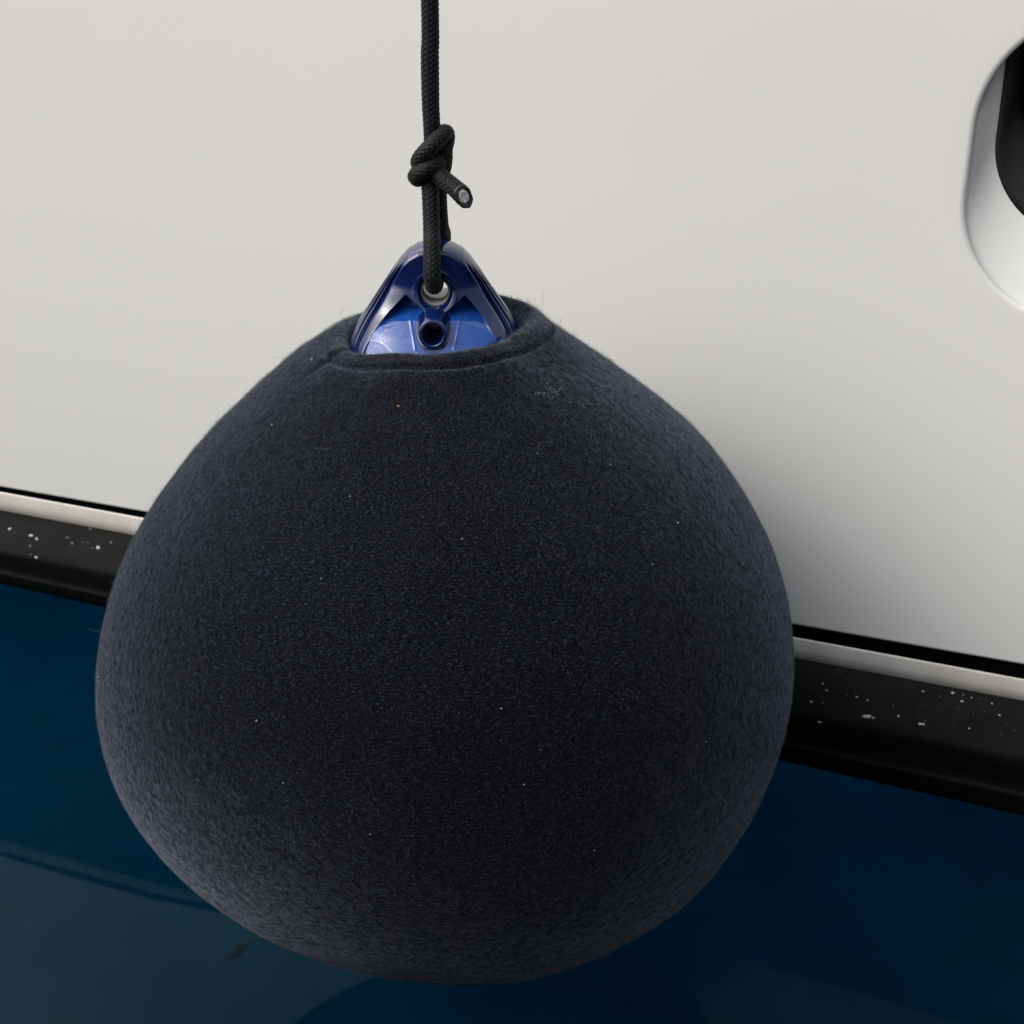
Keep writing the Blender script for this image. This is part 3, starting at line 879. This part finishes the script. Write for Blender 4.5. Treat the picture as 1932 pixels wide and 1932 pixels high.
# ------------------------------------------------------------ the rope
RR_ = .0057
def k1(x, y, d=0):
    """a point read off the knot, d = how far in front of the rope's plane"""
    p = on_y((1550 + x * .2588) / 2.12, (400 + y * .2588) / 2.12, AY)
    return p + np.array([0, -d * 4.45e-5, 0])
def k2(x, y, d=0):
    p = on_y((1250 + x * .5176) / 2.12, (900 + y * .5176) / 2.12, AY)
    return p + np.array([0, -d, 0])
top = on_y(811, 0, AY)
hole = np.array([EXc - .0005, AY, EZ + HZ])
path = [top + np.array([-.004, 0, .95]), top + np.array([-.003, 0, .5]), top + np.array([-.001, 0, .2]), top, k1(655, -700), k1(665, 0), k1(682, 350, 0), k1(690, 560, -30), k1(690, 760, -40), k1(660, 1000, -30), k1(655, 1240, 10),
        k1(672, 1500, 110), k1(690, 1900, 230), k2(930, 80, .0165), k2(933, 160, .0200), k2(935, 240, .0228), k2(938, 330, .0242), np.array([EXc - .001, AY - .0200, hole[2] + .0060]), np.array([EXc - .0005, AY - .010, hole[2] + .0036]),
        hole + np.array([0, .004, .0035]), hole + np.array([.001, .019, .0060]), hole + np.array([.003, .0260, .016]), hole + np.array([.0045, .0235, .030]),
        k2(985, 60, -.012), k1(800, 1900, -190), k1(780, 1500, -160), k1(800, 1250, -150), k1(850, 1050, -110), k1(868, 900, -60), k1(872, 760, -60), k1(905, 620, -70), k1(900, 510, -20), k1(855, 520, 70),
        k1(730, 640, 150), k1(600, 770, 160), k1(505, 900, 90), k1(500, 1010, -40), k1(590, 1070, -150), k1(720, 1040, -130), k1(800, 970, -30), k1(745, 950, 90), k1(640, 1010, 185), k1(520, 1080, 180), k1(445, 1150, 100),
        k1(480, 1215, -10), k1(590, 1190, -60), k1(690, 1130, 20), k1(775, 1130, 120), k1(910, 1200, 230), k1(1060, 1290, 350), k1(1185, 1375, 460)]
P, sl_ = catmull(path, .00045)
for _ in range(12):
    P[1:-1] = .25 * P[:-2] + .5 * P[1:-1] + .25 * P[2:]
T_, Nn, Bb = frames(P)
NUr = 56
u = np.arange(NUr) / NUr
NC = 12
col = np.floor(u * NC); fu = u * NC - col
sgn = np.where(col % 2 == 0, 1, -1)
pitch = .0034
phase = (sl_[:, None] / pitch + sgn[None] * (fu[None] - .5) * 1.0 + 0.0)
fp_ = phase - np.floor(phase)
bulge = np.sqrt(np.clip(1 - (2 * fp_ - 1) ** 2, 0, 1))
colb = (.8 + .2 * np.sqrt(np.clip(1 - (2 * np.abs(fu - .5)) ** 4, 0, 1)))[None]
rad_ = RR_ * (1 + .0 * bulge) + .00115 * (bulge * colb) - .0007
rad_ = rad_ * (1 + .02 * np.sin(sl_ * 90)[:, None])
# the cut end splays a little and is seared
tail = sl_[-1] - sl_
rad_ = rad_ * (1 + .10 * np.exp(-(tail / .006) ** 2))[:, None]
ca, sa = np.cos(2 * math.pi * u), np.sin(2 * math.pi * u)
ringv = P[:, None] + (Nn[:, None] * ca[None, :, None] + Bb[:, None] * sa[None, :, None]) * rad_[..., None]
CUTUP = np.array([-.30, -.25, .92])
def slant(pts, k):
    off_ = (pts - P[-1]) @ (CUTUP - T_[-1] * (CUTUP @ T_[-1]))
    return pts - T_[-1] * (off_ * k)[..., None]
for i_ in range(len(P) - 16, len(P)):
    ringv[i_] = slant(ringv[i_], .8 * (i_ - len(P) + 16) / 16)
rf = grid_faces(NUr, len(P), wrap_u=True)
nmelt = int(.0022 / .00045)
mi = np.zeros(len(rf)); mi[-nmelt * NUr:] = 1
# end collar turning in to the core
endc, endt = P[-1], T_[-1]
er = []
for rq, dq in ((1.0, 0), (1.05, .0007), (.97, .0016), (.80, .0015), (.60, .0004)):
    wob = 1 + .06 * np.sin(2 * math.pi * u * 2 + 1) + .03 * np.sin(2 * math.pi * u * 7)
    er.append(endc + endt * dq + (Nn[-1][None] * ca[:, None] + Bb[-1][None] * sa[:, None]) * (rad_[-1].mean() * rq * wob)[:, None])
fz = 26000
ii = rng.integers(2, len(P) - 2, fz); jj = rng.integers(0, NUr, fz)
base = ringv[ii, jj]; no = base - P[ii]; no /= np.linalg.norm(no, axis=1)[:, None]
dv = no * .5 + rng.normal(size=(fz, 3)) * .5; dv /= np.linalg.norm(dv, axis=1)[:, None]
Lf = rng.uniform(.0002, .0009, (fz, 1)); sd_ = np.cross(dv, rng.normal(size=(fz, 3))); sd_ /= np.linalg.norm(sd_, axis=1)[:, None]
fv = np.stack([base - sd_ * .00005, base + sd_ * .00005, base + dv * Lf + sd_ * .00002, base + dv * Lf - sd_ * .00002], 1).reshape(-1, 3)
ff = np.arange(fz)[:, None] * 4 + np.array([0, 1, 2, 3])
V, F, Mi = join_quads([(ringv, rf, 0), (slant(np.array(er), .8), grid_faces(NUr, 5, wrap_u=True), 1), (fv, ff, 0)])
Mi[:len(rf)] = mi
rope = empty('rope', tuple(hole), 'black braided rope knotted above the blue fender eye, its cut end sticking out', 'rope')
braid = mesh_obj('braided_cover', V, F, [M_rope, M_melt], rope, fmat=Mi)
cr = []
rc = rad_[-1].mean()
for rq, dq in ((.70, -.0008), (.58, .0006), (.46, .0016), (.34, .0006), (.15, .0011), (.01, .0009)):
    wob = 1 + .05 * rng.normal(size=NUr) * (rq < .6)
    cr.append(endc + endt * (dq + .0002 * rng.normal(size=(NUr, 1))) + (Nn[-1][None] * ca[:, None] + Bb[-1][None] * sa[:, None]) * (rc * rq * wob)[:, None])
core = mesh_obj('rope_core', slant(np.array(cr), .8), grid_faces(NUr, 6, wrap_u=True), M_core, rope)
core['label'] = 'white inner core showing at the cut rope end'

# ------------------------------------------------------------ the fish
def in_water(x, y, depth):
    d = ray(x, y); return CAMP + d * ((-CAM_H - depth) / d[2])
head, tailp = in_water(424, 1808, .018), in_water(492, 1770, .018)
ax = tailp - head; L = np.linalg.norm(ax); ax /= L
sd2 = np.cross(ax, [0, 0, 1.]); sd2 /= np.linalg.norm(sd2)
fs = np.linspace(0, 1, 26)
wf = np.interp(fs, [0, .06, .2, .4, .6, .74, .80, 1], [.0, .055, .10, .115, .075, .028, .02, .018])
rows = []
a = np.linspace(0, 2 * math.pi, 16, endpoint=False)
for t, ww in zip(fs, wf):
    bend = .02 * math.sin(t * 5) * L
    c = head + ax * L * t * .84 + sd2 * bend
    rows.append(c + sd2 * (np.cos(a) * ww * L)[:, None] * .9 + np.array([0, 0, 1.]) * (np.sin(a) * ww * L)[:, None] * 1.3)
fb_ = (np.array(rows), grid_faces(16, 26, wrap_u=True), 0)
tb = head + ax * L * .80 + sd2 * .02 * math.sin(4) * L
def slab(pts, th_):
    pts = np.array(pts); n = len(pts)
    up_ = np.cross(pts[1] - pts[0], pts[2] - pts[0]); up_ /= np.linalg.norm(up_)
    v = np.concatenate([pts + up_ * th_, pts - up_ * th_])
    return v, np.array([[0, 1, 2, 3], [7, 6, 5, 4], [0, 4, 5, 1], [1, 5, 6, 2], [2, 6, 7, 3], [3, 7, 4, 0]])
zz_ = np.array([0, 0, 1.])
t1 = slab([tb - sd2 * .012 * L, tb + sd2 * .015 * L, tb + ax * L * .22 + sd2 * .10 * L + zz_ * .05 * L, tb + ax * L * .12 + sd2 * .03 * L], .0003)
t2 = slab([tb + sd2 * .012 * L, tb - sd2 * .015 * L, tb + ax * L * .24 - sd2 * .06 * L - zz_ * .05 * L, tb + ax * L * .13 - sd2 * .0 * L], .0003)
dfn = slab([head + ax * L * .3 + zz_ * .12 * L, head + ax * L * .55 + zz_ * .09 * L, head + ax * L * .58 + zz_ * .16 * L, head + ax * L * .38 + zz_ * .19 * L], .0002)
V, F, Mi = join_quads([fb_, (*t1, 0), (*t2, 0), (*dfn, 0)])
fo = mesh_obj('fish', V, F, M_fish, fmat=Mi)
tag(fo, 'small dark fish swimming just under the water, below left of the fender', 'fish')
